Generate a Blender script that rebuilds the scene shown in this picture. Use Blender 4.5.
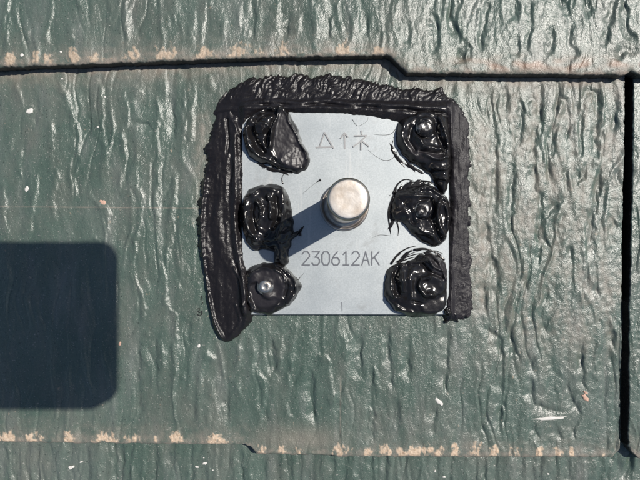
import bpy, bmesh, math, random
import numpy as np
from mathutils import Vector

random.seed(7)
scene = bpy.context.scene
for o in list(bpy.data.objects):
    bpy.data.objects.remove(o)

# ------------------------------------------------------------------ frame of reference
# lengths below are millimetres; U turns them into metres.  A photo pixel is PX mm on the slate.
U = 0.001
PX = 0.48
CAM_H = 230.0
NX, NY = 331.0, 232.0            # the point straight under the lens, in photo pixels
SUN_EL = math.radians(53.0)
SUN_AZ = math.radians(29.5)      # of the sun, from +x towards +y


def P(px, py, z=0.0):
    """photo pixel + height (mm) -> x, y in mm"""
    k = PX * (CAM_H - z) / CAM_H
    return (px - NX) * k, (NY - py) * k


# ------------------------------------------------------------------ camera
cam_d = bpy.data.cameras.new('camera')
cam = bpy.data.objects.new('camera', cam_d)
scene.collection.objects.link(cam)
cam.location = (0, 0, CAM_H * U)
cam.rotation_euler = (0, 0, 0)
cam_d.sensor_width = 36.0
cam_d.lens = 36.0 * CAM_H / (640 * PX)
cam_d.shift_x = (320 - NX) / 640.0
cam_d.shift_y = (NY - 240) / 640.0
cam_d.clip_start = 0.001
cam_d.clip_end = 50.0
scene.camera = cam

# ------------------------------------------------------------------ sky, sun, exposure
world = bpy.data.worlds.new('World')
scene.world = world
world.use_nodes = True
wn = world.node_tree
wn.nodes.clear()
sky = wn.nodes.new('ShaderNodeTexSky')
sky.sky_type = 'NISHITA'
sky.sun_disc = False
sky.sun_elevation = SUN_EL
sky.sun_rotation = math.radians(90) - SUN_AZ
bg = wn.nodes.new('ShaderNodeBackground')
bg.inputs['Strength'].default_value = 0.07
wo = wn.nodes.new('ShaderNodeOutputWorld')
wn.links.new(sky.outputs[0], bg.inputs[0])
wn.links.new(bg.outputs[0], wo.inputs[0])

sun_d = bpy.data.lights.new('sun', 'SUN')
sun_d.energy = 4.6
sun_d.angle = math.radians(0.53)
sun_d.color = (1.0, 0.945, 0.87)
sun = bpy.data.objects.new('sun', sun_d)
scene.collection.objects.link(sun)
sdir = Vector((math.cos(SUN_EL) * math.cos(SUN_AZ), math.cos(SUN_EL) * math.sin(SUN_AZ), math.sin(SUN_EL)))
sun.rotation_euler = sdir.to_track_quat('Z', 'Y').to_euler()
sun.location = sdir * 2.0

scene.view_settings.view_transform = 'Standard'
scene.view_settings.look = 'None'
scene.view_settings.exposure = 0.0
scene.view_settings.gamma = 1.0
scene.view_settings.use_curve_mapping = False


# ------------------------------------------------------------------ numpy noise
def _hash(ix, iy, seed):
    h = (ix.astype(np.int64) * 374761393 + iy.astype(np.int64) * 668265263 + seed * 1274126177) & 0xFFFFFFFF
    h = ((h ^ (h >> 13)) * 1274126177) & 0xFFFFFFFF
    h = (h ^ (h >> 16)) & 0xFFFF
    return h / 65535.0 * 2 * np.pi


def noise(x, y, seed=0):
    x = np.asarray(x, float); y = np.asarray(y, float)
    x, y = np.broadcast_arrays(x, y)
    ix = np.floor(x); iy = np.floor(y)
    fx = x - ix; fy = y - iy
    u = fx * fx * fx * (fx * (fx * 6 - 15) + 10)
    v = fy * fy * fy * (fy * (fy * 6 - 15) + 10)

    def g(dx, dy):
        a = _hash(ix + dx, iy + dy, seed)
        return np.cos(a) * (fx - dx) + np.sin(a) * (fy - dy)
    n0 = g(0, 0) * (1 - u) + g(1, 0) * u
    n1 = g(0, 1) * (1 - u) + g(1, 1) * u
    return (n0 * (1 - v) + n1 * v) * 1.5


def fbm(x, y, seed=0, oct=3):
    s = 0; a = 1.0; f = 1.0
    for k in range(oct):
        s = s + a * noise(np.asarray(x) * f, np.asarray(y) * f, seed + 17 * k)
        a *= 0.5; f *= 2.03
    return s


def sstep(a, b, x):
    t = np.clip((x - a) / (b - a), 0, 1)
    return t * t * (3 - 2 * t)


def polydist(x, y, pts):
    """distance to an open polyline"""
    d2 = np.full(x.shape, 1e12)
    for (ax, ay), (bx, by) in zip(pts[:-1], pts[1:]):
        ex, ey = bx - ax, by - ay
        L = ex * ex + ey * ey + 1e-9
        t = np.clip(((x - ax) * ex + (y - ay) * ey) / L, 0, 1)
        d2 = np.minimum(d2, (x - ax - t * ex) ** 2 + (y - ay - t * ey) ** 2)
    return np.sqrt(d2)


def sdf(x, y, poly):
    """signed distance, positive inside"""
    d = polydist(x, y, list(poly) + [poly[0]])
    ins = np.zeros(x.shape, bool)
    n = len(poly)
    for i in range(n):
        ax, ay = poly[i]; bx, by = poly[(i + 1) % n]
        if ay == by:
            continue
        c = ((ay > y) != (by > y)) & (x < (bx - ax) * (y - ay) / (by - ay) + ax)
        ins ^= c
    return np.where(ins, d, -d)


def smooth_line(pts, n=6):
    """Catmull-Rom through pts"""
    p = [np.array(q, float) for q in pts]
    p = [2 * p[0] - p[1]] + p + [2 * p[-1] - p[-2]]
    out = []
    for i in range(1, len(p) - 2):
        for k in range(n):
            t = k / n
            q = 0.5 * ((2 * p[i]) + (-p[i - 1] + p[i + 1]) * t + (2 * p[i - 1] - 5 * p[i] + 4 * p[i + 1] - p[i + 2]) * t * t
                       + (-p[i - 1] + 3 * p[i] - 3 * p[i + 1] + p[i + 2]) * t ** 3)
            out.append((q[0], q[1]))
    out.append((p[-2][0], p[-2][1]))
    return out


def smooth_loop(pts, n=5):
    p = [np.array(q, float) for q in pts]
    m = len(p); out = []
    for i in range(m):
        a, b, c, d = p[i - 1], p[i], p[(i + 1) % m], p[(i + 2) % m]
        for k in range(n):
            t = k / n
            q = 0.5 * (2 * b + (c - a) * t + (2 * a - 5 * b + 4 * c - d) * t * t + (-a + 3 * b - 3 * c + d) * t ** 3)
            out.append((q[0], q[1]))
    return out


def add_lines(h, x, y, lines, asym=1.0, warp=0.0):
    """lines: (pts, width px, amplitude mm): ridges (or grooves) that swell, thin and fade along their length.
    asym > 1 makes the left flank of a ridge gentler than its right flank."""
    if warp:
        x, y = (x + warp * noise(x / 8, y / 13, 901) + 0.6 * warp * noise(x / 3.5, y / 6, 902),
                y + warp * noise(x / 9, y / 9, 903))
    for li, (pts, w, a) in enumerate(lines):
        pts = smooth_line(pts, 4)
        xs = [q[0] for q in pts]; ys = [q[1] for q in pts]
        m = 3.0 * w * max(1.0, asym)
        sel = (x > min(xs) - m) & (x < max(xs) + m) & (y > min(ys) - m) & (y < max(ys) + m)
        if not sel.any():
            continue
        X, Y = x[sel], y[sel]
        best = np.full(X.shape, 1e12); along = np.zeros(X.shape); side = np.ones(X.shape)
        run = 0.0
        for (ax, ay), (bx, by) in zip(pts[:-1], pts[1:]):
            ex, ey = bx - ax, by - ay
            L = math.hypot(ex, ey) + 1e-9
            t = np.clip(((X - ax) * ex + (Y - ay) * ey) / (L * L), 0, 1)
            qx, qy = X - ax - t * ex, Y - ay - t * ey
            d2 = qx * qx + qy * qy
            b = d2 < best
            best = np.where(b, d2, best); along = np.where(b, run + t * L, along); side = np.where(b, np.where(qx >= 0, 1.0, -1.0), side)
            run += L
        d = np.sqrt(best)
        if asym > 1.0:
            g = 1 if a > 0 else 1
            wd = np.where(side * g > 0, w, w * asym)
            tl = min(14.0, run * 0.4)
            amp = sstep(0, tl, along) * sstep(0, tl, run - along) * (0.35 + 0.65 * np.minimum(1, tl / 14)) * (0.85 + 0.6 * noise(along / 16 + 0 * X, 0 * X + li * 3.7, 905))
            wd = wd * (1.0 + 0.5 * noise(along / 11, 0 * X + li * 5.1, 906))
        else:
            wd, amp = w, 1.0
        h[sel] += a * amp * np.exp(-(d / wd) ** 2)
    return h


# ------------------------------------------------------------------ object helpers
def link(o, parent=None):
    scene.collection.objects.link(o)
    if parent is not None:
        o.parent = parent
    return o


def tag(o, label=None, cat=None, group=None, kind=None):
    if label: o['label'] = label
    if cat: o['category'] = cat
    if group: o['group'] = group
    if kind: o['kind'] = kind
    return o


def empty(name, loc_mm):
    o = bpy.data.objects.new(name, None)
    o.empty_display_size = 0.01
    o.location = [c * U for c in loc_mm]
    return link(o)


def world_loc(o):
    p = Vector(o.location)
    while o.parent is not None:
        o = o.parent
        p = p + Vector(o.location)
    return p


def np_mesh(name, co, quads, mats, parent=None, attrs=None, smooth=True, origin=(0, 0, 0)):
    """co (n,3) in mm world, quads (m,4)"""
    me = bpy.data.meshes.new(name)
    co = (np.asarray(co) - np.array(origin)) * U
    me.vertices.add(len(co)); me.vertices.foreach_set('co', co.astype(np.float32).ravel())
    m = len(quads)
    me.loops.add(m * 4); me.loops.foreach_set('vertex_index', quads.astype(np.int32).ravel())
    me.polygons.add(m)
    me.polygons.foreach_set('loop_start', np.arange(0, 4 * m, 4, dtype=np.int32))
    me.update(calc_edges=True)
    me.polygons.foreach_set('use_smooth', np.full(m, smooth))
    for k, v in (attrs or {}).items():
        a = me.attributes.new(k, 'FLOAT', 'POINT')
        a.data.foreach_set('value', np.asarray(v, np.float32).ravel())
    me.validate()
    o = bpy.data.objects.new(name, me)
    for mt in (mats if isinstance(mats, list) else [mats]):
        me.materials.append(mt)
    o.location = [c * U for c in origin]
    if parent is not None:
        o.location = [c * U - p for c, p in zip(origin, world_loc(parent))]
    return link(o, parent)


def grid_quads(r, c):
    i = np.arange(r * c).reshape(r, c)
    return np.stack([i[:-1, :-1], i[1:, :-1], i[1:, 1:], i[:-1, 1:]], -1).reshape(-1, 4)


def bm_obj(name, bm, mat, parent=None, smooth=False, origin=(0, 0, 0)):
    """bm in mm, world coordinates"""
    for v in bm.verts:
        v.co = Vector([(a - b) * U for a, b in zip(v.co, origin)])
    bmesh.ops.recalc_face_normals(bm, faces=bm.faces)
    me = bpy.data.meshes.new(name)
    bm.to_mesh(me); bm.free()
    for p in me.polygons:
        p.use_smooth = smooth
    me.materials.append(mat)
    o = bpy.data.objects.new(name, me)
    o.location = [c * U for c in origin]
    if parent is not None:
        o.location = [c * U - p for c, p in zip(origin, world_loc(parent))]
    return link(o, parent)


def lathe(bm, prof, cx, cy, n=64):
    """prof: (r, z) from the bottom outwards and up; closed at the axis where r == 0"""
    rings = []
    for r, z in prof:
        if r <= 1e-6:
            rings.append([bm.verts.new((cx, cy, z))])
        else:
            rings.append([bm.verts.new((cx + r * math.cos(2 * math.pi * k / n), cy + r * math.sin(2 * math.pi * k / n), z)) for k in range(n)])
    for a, b in zip(rings[:-1], rings[1:]):
        for k in range(n):
            k2 = (k + 1) % n
            if len(a) == 1 and len(b) == 1:
                continue
            if len(a) == 1:
                bm.faces.new((a[0], b[k2], b[k]))
            elif len(b) == 1:
                bm.faces.new((a[k], a[k2], b[0]))
            else:
                bm.faces.new((a[k], a[k2], b[k2], b[k]))


def prism(bm, pts, z0, z1):
    lo = [bm.verts.new((x, y, z0)) for x, y in pts]
    hi = [bm.verts.new((x, y, z1)) for x, y in pts]
    n = len(pts)
    for k in range(n):
        bm.faces.new((lo[k], lo[(k + 1) % n], hi[(k + 1) % n], hi[k]))
    bm.faces.new(hi)
    bm.faces.new(lo[::-1])


def stroke(bm, pts, w, z0, z1):
    """a raised line of width w along pts (mm)"""
    for (ax, ay), (bx, by) in zip(pts[:-1], pts[1:]):
        dx, dy = bx - ax, by - ay
        L = math.hypot(dx, dy)
        if L < 1e-6:
            continue
        z0 -= 0.013; z1 += 0.013                            # never two tops in one plane
        dx /= L; dy /= L
        e = w * 0.35
        nx, ny = -dy * w / 2, dx * w / 2
        ax2, ay2, bx2, by2 = ax - dx * e, ay - dy * e, bx + dx * e, by + dy * e
        prism(bm, [(ax2 + nx, ay2 + ny), (ax2 - nx, ay2 - ny), (bx2 - nx, by2 - ny), (bx2 + nx, by2 + ny)], z0, z1)


def tube(bm, pts, radii, n=8):
    """pts (x,y,z) mm"""
    pts = [Vector(p) for p in pts]
    rings = []
    for i, p in enumerate(pts):
        t = (pts[min(i + 1, len(pts) - 1)] - pts[max(i - 1, 0)]).normalized()
        a = t.cross(Vector((0, 0, 1)))
        if a.length < 1e-5:
            a = Vector((1, 0, 0))
        a.normalize(); b = t.cross(a)
        rings.append([bm.verts.new(p + (a * math.cos(2 * math.pi * k / n) + b * math.sin(2 * math.pi * k / n)) * radii[i]) for k in range(n)])
    for a, b in zip(rings[:-1], rings[1:]):
        for k in range(n):
            bm.faces.new((a[k], a[(k + 1) % n], b[(k + 1) % n], b[k]))
    bm.faces.new(rings[0][::-1]); bm.faces.new(rings[-1])


# ------------------------------------------------------------------ materials
def mat_new(name):
    m = bpy.data.materials.new(name)
    m.use_nodes = True
    nt = m.node_tree
    return m, nt, nt.nodes['Principled BSDF']


def N(nt, typ, **kw):
    n = nt.nodes.new(typ)
    for k, v in kw.items():
        setattr(n, k, v)
    return n


def tex_noise(nt, co, scale, detail=3.0, rough=0.55, stretch=None):
    if stretch:
        mp = N(nt, 'ShaderNodeMapping')
        mp.inputs['Scale'].default_value = stretch
        nt.links.new(co, mp.inputs['Vector']); co = mp.outputs[0]
    t = N(nt, 'ShaderNodeTexNoise')
    t.inputs['Scale'].default_value = scale
    t.inputs['Detail'].default_value = detail
    t.inputs['Roughness'].default_value = rough
    nt.links.new(co, t.inputs['Vector'])
    return t.outputs['Fac']


def ramp(nt, fac, stops):
    r = N(nt, 'ShaderNodeValToRGB')
    while len(r.color_ramp.elements) < len(stops):
        r.color_ramp.elements.new(0.5)
    for e, (p, c) in zip(r.color_ramp.elements, stops):
        e.position = p
        e.color = c if len(c) == 4 else (*c, 1)
    nt.links.new(fac, r.inputs[0])
    return r.outputs[0]


def mixc(nt, fac, a, b):
    m = N(nt, 'ShaderNodeMix', data_type='RGBA')
    for sock, v in ((m.inputs[0], fac), (m.inputs[6], a), (m.inputs[7], b)):
        if isinstance(v, bpy.types.NodeSocket):
            nt.links.new(v, sock)
        elif isinstance(v, (int, float)):
            sock.default_value = v
        else:
            sock.default_value = (*v, 1)
    return m.outputs[2]


def bump(nt, h, dist, strength=1.0, normal=None):
    b = N(nt, 'ShaderNodeBump')
    b.inputs['Strength'].default_value = strength
    b.inputs['Distance'].default_value = dist
    nt.links.new(h, b.inputs['Height'])
    if normal is not None:
        nt.links.new(normal, b.inputs['Normal'])
    return b.outputs[0]


def slate_material():
    m, nt, bs = mat_new('painted_slate')
    g = N(nt, 'ShaderNodeNewGeometry').outputs['Position']
    big = tex_noise(nt, g, 22, 4, 0.6)
    streak = tex_noise(nt, g, 90, 4, 0.6, (1, 0.22, 1))
    fine = tex_noise(nt, g, 900, 3, 0.6)
    c = ramp(nt, big, [(0.3, (0.058, 0.095, 0.075)), (0.55, (0.090, 0.127, 0.105)), (0.75, (0.132, 0.156, 0.136))])
    c = mixc(nt, ramp(nt, streak, [(0.52, (0, 0, 0)), (0.75, (0.55, 0.55, 0.55))]), c, (0.190, 0.198, 0.188))
    c = mixc(nt, ramp(nt, fine, [(0.62, (0, 0, 0)), (0.78, (0.5, 0.5, 0.5))]), c, (0.17, 0.18, 0.17))
    stain = tex_noise(nt, g, 48, 5, 0.65, (1, 0.6, 1))
    c = mixc(nt, ramp(nt, stain, [(0.46, (0,) * 3), (0.72, (0.5,) * 3)]), c, (0.155, 0.150, 0.130))
    grit = tex_noise(nt, g, 1500, 2, 0.5)
    c = mixc(nt, ramp(nt, grit, [(0.66, (0,) * 3), (0.71, (0.75,) * 3)]), c, (0.36, 0.35, 0.32))
    grit2 = tex_noise(nt, g, 1150, 2, 0.5)
    c = mixc(nt, ramp(nt, grit2, [(0.65, (0,) * 3), (0.72, (0.7,) * 3)]), c, (0.022, 0.032, 0.027))
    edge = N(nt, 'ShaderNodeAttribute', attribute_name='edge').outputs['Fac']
    dust = N(nt, 'ShaderNodeAttribute', attribute_name='dust').outputs['Fac']
    dep = N(nt, 'ShaderNodeAttribute', attribute_name='deposit').outputs['Fac']
    rust = N(nt, 'ShaderNodeAttribute', attribute_name='rust').outputs['Fac']
    c = mixc(nt, dust, c, (0.32, 0.262, 0.215))
    c = mixc(nt, rust, c, (0.25, 0.13, 0.075))
    dn = tex_noise(nt, g, 1100, 2, 0.6)
    depc = ramp(nt, dn, [(0.3, (0.42, 0.30, 0.20)), (0.65, (0.66, 0.52, 0.39))])
    c = mixc(nt, dep, c, depc)
    c = mixc(nt, edge, c, (0.012, 0.012, 0.012))   # shade of the joints and butts painted near-black onto the edge faces
    nt.links.new(c, bs.inputs['Base Color'])
    r1 = ramp(nt, tex_noise(nt, g, 160, 4, 0.65), [(0.3, (0.21,) * 3), (0.7, (0.34,) * 3)])
    rr = mixc(nt, dep, r1, (0.85, 0.85, 0.85))
    rr = mixc(nt, dust, rr, (0.7, 0.7, 0.7))
    nt.links.new(rr, bs.inputs['Roughness'])
    bs.inputs['Specular IOR Level'].default_value = 0.8
    nb = bump(nt, tex_noise(nt, g, 420, 4, 0.6, (1, 0.55, 1)), 0.00075, 0.55)
    nb = bump(nt, tex_noise(nt, g, 1700, 3, 0.6), 0.00028, 0.65, nb)
    nt.links.new(nb, bs.inputs['Normal'])
    return m


def sealant_material(name, base, r0, r1, streak=None, bdist=0.0002, fine=0.5, spec=0.5):
    m, nt, bs = mat_new(name)
    bs.inputs['Specular IOR Level'].default_value = spec
    g = N(nt, 'ShaderNodeNewGeometry').outputs['Position']
    n1 = tex_noise(nt, g, 120, 4, 0.6)
    c = mixc(nt, n1, base, tuple(min(1, v * 1.7 + 0.004) for v in base))
    ma = N(nt, 'ShaderNodeAttribute', attribute_name='matte').outputs['Fac']
    c = mixc(nt, ma, c, (0.020, 0.018, 0.021))
    nt.links.new(c, bs.inputs['Base Color'])
    rr = ramp(nt, tex_noise(nt, g, 200, 3, 0.6), [(0.35, (r0,) * 3), (0.65, (r1,) * 3)])
    nt.links.new(mixc(nt, ma, rr, (0.42, 0.42, 0.42)), bs.inputs['Roughness'])
    nb = bump(nt, tex_noise(nt, g, 700, 4, 0.6, streak), bdist * 2, 0.5)
    nb = bump(nt, tex_noise(nt, g, 2200, 2, 0.5), bdist, fine, nb)
    nt.links.new(nb, bs.inputs['Normal'])
    return m


def zinc_material():
    m, nt, bs = mat_new('galvanised_zinc')
    g = N(nt, 'ShaderNodeNewGeometry').outputs['Position']
    big = tex_noise(nt, g, 45, 5, 0.65)
    spk = tex_noise(nt, g, 1500, 3, 0.7)
    c = ramp(nt, big, [(0.3, (0.46, 0.50, 0.515)), (0.7, (0.55, 0.585, 0.595))])
    c = mixc(nt, ramp(nt, spk, [(0.35, (0.0,) * 3), (0.75, (0.6,) * 3)]), c, (0.30, 0.335, 0.345))
    scf = tex_noise(nt, g, 260, 4, 0.7, (1, 0.06, 1))
    c = mixc(nt, ramp(nt, scf, [(0.60, (0,) * 3), (0.68, (0.45,) * 3)]), c, (0.62, 0.63, 0.62))
    smu = tex_noise(nt, g, 75, 5, 0.7)
    c = mixc(nt, ramp(nt, smu, [(0.60, (0,) * 3), (0.74, (0.4,) * 3)]), c, (0.27, 0.27, 0.265))
    nt.links.new(c, bs.inputs['Base Color'])
    bs.inputs['Metallic'].default_value = 0.35
    nt.links.new(ramp(nt, big, [(0.3, (0.42,) * 3), (0.7, (0.56,) * 3)]), bs.inputs['Roughness'])
    nt.links.new(bump(nt, spk, 0.00006, 0.35), bs.inputs['Normal'])
    return m


def steel_material(name, base, metallic, rough, noise_scale=500, bd=0.0001):
    m, nt, bs = mat_new(name)
    g = N(nt, 'ShaderNodeNewGeometry').outputs['Position']
    n1 = tex_noise(nt, g, noise_scale * 0.35, 4, 0.6)
    c = mixc(nt, ramp(nt, n1, [(0.4, (0,) * 3), (0.65, (1,) * 3)]), base, tuple(v * k for v, k in zip(base, (0.66, 0.6, 0.54))))
    nt.links.new(c, bs.inputs['Base Color'])
    bs.inputs['Metallic'].default_value = metallic
    bs.inputs['Roughness'].default_value = rough
    nt.links.new(bump(nt, tex_noise(nt, g, noise_scale, 4, 0.65), bd, 0.6), bs.inputs['Normal'])
    return m


def plain(name, base, rough=0.5, metallic=0.0, scale=600, var=0.25):
    m, nt, bs = mat_new(name)
    g = N(nt, 'ShaderNodeNewGeometry').outputs['Position']
    n1 = tex_noise(nt, g, scale, 3, 0.6)
    nt.links.new(mixc(nt, n1, base, tuple(v * (1 - var) for v in base)), bs.inputs['Base Color'])
    bs.inputs['Roughness'].default_value = rough
    bs.inputs['Metallic'].default_value = metallic
    return m


M_SLATE = slate_material()
M_FELT = plain('bitumen_felt', (0.02, 0.02, 0.022), 0.9)
M_GLOSS = sealant_material('glossy_sealant', (0.007, 0.0065, 0.007), 0.12, 0.27, None, 0.00006, 0.2)
M_BEAD = sealant_material('brushed_sealant', (0.008, 0.007, 0.008), 0.22, 0.36, (0.35, 1, 1), 0.0002, 0.5, 0.42)
M_TOOLED = sealant_material('tooled_sealant', (0.012, 0.0105, 0.013), 0.40, 0.55, (1, 0.35, 1), 0.00025, 0.6, 0.34)
M_ZINC = zinc_material()
M_STUD_TOP = steel_material('sawn_stud_face', (0.92, 0.87, 0.81), 0.40, 0.40, 260, 0.0002)
M_STUD = steel_material('stud_steel', (0.56, 0.52, 0.48), 1.0, 0.33, 400, 0.00012)
M_SCREW = steel_material('screw_steel', (0.55, 0.54, 0.52), 1.0, 0.42, 500, 0.0005)
M_INK = plain('grey_marking_ink', (0.14, 0.15, 0.17), 0.6)


def smeared_steel():
    m, nt, bs = mat_new('smeared_steel')
    g = N(nt, 'ShaderNodeNewGeometry').outputs['Position']
    f = ramp(nt, tex_noise(nt, g, 420, 3, 0.6), [(0.50, (0,) * 3), (0.66, (0.8,) * 3)])
    nt.links.new(mixc(nt, f, (0.012, 0.011, 0.012), (0.5, 0.49, 0.48)), bs.inputs['Base Color'])
    nt.links.new(f, bs.inputs['Metallic'])
    bs.inputs['Roughness'].default_value = 0.3
    nt.links.new(bump(nt, tex_noise(nt, g, 500, 3, 0.6), 0.0004, 0.8), bs.inputs['Normal'])
    return m


M_SMEAR = smeared_steel()
M_PAINT = plain('white_fleck', (0.82, 0.79, 0.74), 0.6)
M_PEACH = plain('peach_fleck', (0.66, 0.42, 0.32), 0.7)
M_PHONE = plain('phone_shell', (0.02, 0.022, 0.03), 0.35)
M_LENS = plain('lens_glass', (0.01, 0.01, 0.015), 0.08)

# ------------------------------------------------------------------ roof: slates
# traced wrinkles of the slate the plate sits on, in photo pixels: (points, width, height mm)
def traced(ox, oy, k, w, a, lines):
    return [([(ox + x / k, oy + y / k) for x, y in q], w, a) for q in lines]


K3 = 2.909
R, G = 0.66, -1.0
UP_WRINKLES = traced(0, 0, K3, 1.9, R, [
    [(30, -20), (22, 60), (20, 150)], [(75, 50), (82, 90), (85, 130)], [(150, -20), (150, 50), (138, 100), (140, 140)], [(235, -20), (230, 30)],
    [(210, 60), (212, 130)], [(318, 40), (320, 80)], [(375, -20), (368, 60), (370, 120)], [(490, 30), (490, 90)], [(510, -20), (508, 90)],
    [(560, 20), (565, 70), (555, 140)], [(600, -20), (590, 80), (585, 150)]])
UP_WRINKLES += traced(200, 0, K3, 2.1, R, [
    [(30, -20), (30, 40)], [(70, 30), (75, 120)], [(110, 10), (115, 70), (100, 110)], [(225, -20), (220, 120)], [(285, 30), (290, 110)],
    [(325, -20), (340, 60), (335, 130)], [(405, -20), (405, 60), (425, 130)], [(450, -20), (460, 60), (445, 120)], [(495, -20), (520, 60), (525, 110)],
    [(580, -20), (560, 80), (550, 120)]])
UP_WRINKLES += traced(200, 0, K3, 2.2, G, [[(160, -20), (150, 130)], [(260, 20), (250, 120)], [(480, 30), (490, 120)], [(610, 40), (600, 150)], [(375, 20), (380, 130)]])
UP_WRINKLES += traced(420, 0, K3, 2.3, G * 1.2, [
    [(85, -20), (95, 60), (120, 120), (120, 190)], [(205, -20), (185, 80), (170, 170)], [(275, -20), (280, 60), (265, 80)], [(320, -20), (320, 90), (300, 180)],
    [(390, 60), (385, 130), (360, 180)], [(410, -20), (440, 60), (440, 130), (455, 150), (440, 190)], [(485, -20), (500, 28), (518, -20)], [(575, -20), (550, 80), (535, 160)],
    [(600, -20), (605, 90), (650, 120)], [(570, 190), (600, 145), (650, 150)], [(130, 190), (125, 160), (145, 140), (140, 190)], [(285, 90), (280, 180)], [(30, 20), (50, 90), (40, 170)]])
WRINKLES = traced(0, 0, K3, 1.9, R, [
    [(50, 230), (60, 290), (75, 330)], [(170, 230), (200, 290), (212, 330), (230, 400), (222, 480)], [(155, 340), (155, 400), (150, 480)], [(65, 420), (60, 480)],
    [(290, 220), (300, 290), (300, 370), (310, 440), (312, 480)], [(360, 250), (375, 340), (372, 365), (355, 390), (365, 420), (360, 480)],
    [(455, 270), (465, 340), (455, 400), (462, 440), (455, 480)], [(480, 220), (482, 290)], [(530, 230), (540, 300), (540, 400)], [(570, 230), (560, 330), (555, 410), (530, 405)],
    [(612, 205), (620, 280)], [(380, 240), (410, 270), (425, 290)]])
WRINKLES += traced(0, 0, K3, 2.4, G * 0.7, [[(372, 350), (430, 365), (450, 390)], [(250, 240), (255, 330), (262, 420)], [(110, 260), (105, 380)], [(500, 260), (505, 420)]])
WRINKLES += traced(0, 160, K3, 1.9, R, [
    [(10, 50), (15, 120), (15, 180), (30, 230)], [(62, 0), (65, 60)], [(105, 30), (105, 100), (85, 200), (85, 240)], [(155, 10), (170, 50), (155, 100), (165, 190)],
    [(225, 0), (215, 60), (215, 130)], [(205, 200), (210, 240)], [(260, 75), (270, 110), (300, 135), (315, 150), (320, 230)], [(355, 20), (350, 100)],
    [(395, 10), (400, 80), (415, 120), (400, 220), (388, 310), (395, 350), (415, 400), (420, 480)], [(315, 0), (310, 60)], [(460, 0), (465, 90), (460, 200)],
    [(515, 20), (508, 120), (500, 230), (488, 260), (483, 330), (488, 420), (515, 450), (515, 480)], [(275, 210), (278, 240)]])
WRINKLES += traced(0, 160, K3, 2.6, 0.4, [[(530, 250), (525, 370), (545, 400)], [(130, 280), (125, 400)], [(240, 260), (235, 480)], [(60, 270), (70, 430)], [(560, 60), (555, 240)]])
WRINKLES += traced(0, 315, K3, 1.9, R, [
    [(430, 40), (435, 70)], [(470, 60), (480, 180)], [(515, 0), (515, 100), (510, 160), (500, 280)], [(530, 160), (540, 190)], [(605, 100), (630, 140)], [(615, 250), (605, 330)]])
WRINKLES += traced(0, 315, K3, 2.4, G * 0.6, [[(550, 0), (548, 150)], [(450, 40), (455, 240)], [(570, 160), (565, 320)], [(400, 60), (405, 300)]])
WRINKLES += traced(200, 315, K3, 2.0, R, [
    [(15, 95), (45, 140)], [(40, 170), (30, 250)], [(120, 60), (115, 150), (110, 190), (118, 260)], [(155, 50), (160, 160), (190, 200), (175, 310), (165, 340)], [(235, 40), (235, 190)],
    [(285, 0), (270, 100), (260, 230)], [(245, 250), (260, 290), (280, 310)], [(320, 100), (350, 120), (375, 135), (380, 200), (390, 280)],
    [(415, 30), (425, 90), (430, 150), (425, 210), (440, 240)], [(500, 130), (520, 200), (540, 225)]])
WRINKLES += traced(200, 315, K3, 2.2, G, [[(320, 150), (330, 250), (325, 330)], [(465, 40), (470, 200)], [(500, 130), (505, 260), (500, 380)], [(575, 240), (575, 340)], [(410, 190), (408, 380)],
    [(210, 60), (215, 180)], [(80, 200), (75, 330)], [(545, 30), (560, 230)], [(610, 60), (605, 200)]])
WRINKLES += traced(420, 315, K3, 2.0, G * 1.1, [
    [(78, 30), (82, 100), (75, 180), (78, 240)], [(195, 0), (200, 40), (235, 80), (240, 200), (235, 300), (230, 360)], [(260, 10), (270, 90), (285, 120), (288, 150)],
    [(340, 110), (328, 150), (330, 250), (350, 265), (390, 280), (430, 280)], [(475, 60), (470, 140), (475, 190), (490, 230)], [(435, 170), (435, 220), (465, 290), (450, 330), (450, 370)],
    [(195, 270), (190, 310), (180, 340), (185, 380)], [(45, 250), (40, 300), (40, 360)], [(335, 310), (335, 340), (350, 370)], [(395, 320), (415, 370)], [(370, 0), (368, 60)], [(560, 20), (562, 110)]])
WRINKLES += traced(420, 160, K3, 2.1, G * 1.15, [
    [(190, 170), (200, 240), (215, 290), (225, 350), (228, 410)], [(268, 0), (272, 80), (265, 160), (268, 230)], [(335, 0), (335, 80), (355, 110), (350, 200), (345, 320)], [(185, 350), (195, 480)],
    [(425, 100), (390, 140), (365, 170), (360, 220), (390, 270)], [(425, 0), (428, 100)], [(460, 20), (465, 60), (480, 40), (478, 0)], [(510, 0), (515, 130), (500, 180), (508, 290)],
    [(400, 150), (395, 200), (390, 280)], [(435, 240), (440, 310)], [(490, 350), (520, 400)], [(310, 330), (310, 390)], [(370, 360), (368, 430)], [(220, 0), (222, 120), (205, 170)],
    [(555, 160), (590, 215)], [(380, 0), (375, 70)], [(525, 0), (525, 130)]])
WRINKLES += traced(420, 0, K3, 2.1, G * 1.15, [
    [(208, 250), (210, 320), (220, 400), (225, 480)], [(355, 240), (350, 320), (335, 400), (335, 480)], [(290, 270), (300, 350), (285, 440)],
    [(395, 350), (400, 300), (420, 290), (435, 330), (430, 420)], [(470, 270), (468, 400), (462, 480)], [(480, 290), (500, 265), (520, 290), (515, 400), (520, 480)],
    [(550, 340), (530, 390), (530, 480)], [(570, 260), (570, 400)], [(300, 300), (330, 290), (345, 310)], [(410, 350), (385, 400), (385, 480)], [(250, 240), (255, 340)]])


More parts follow.
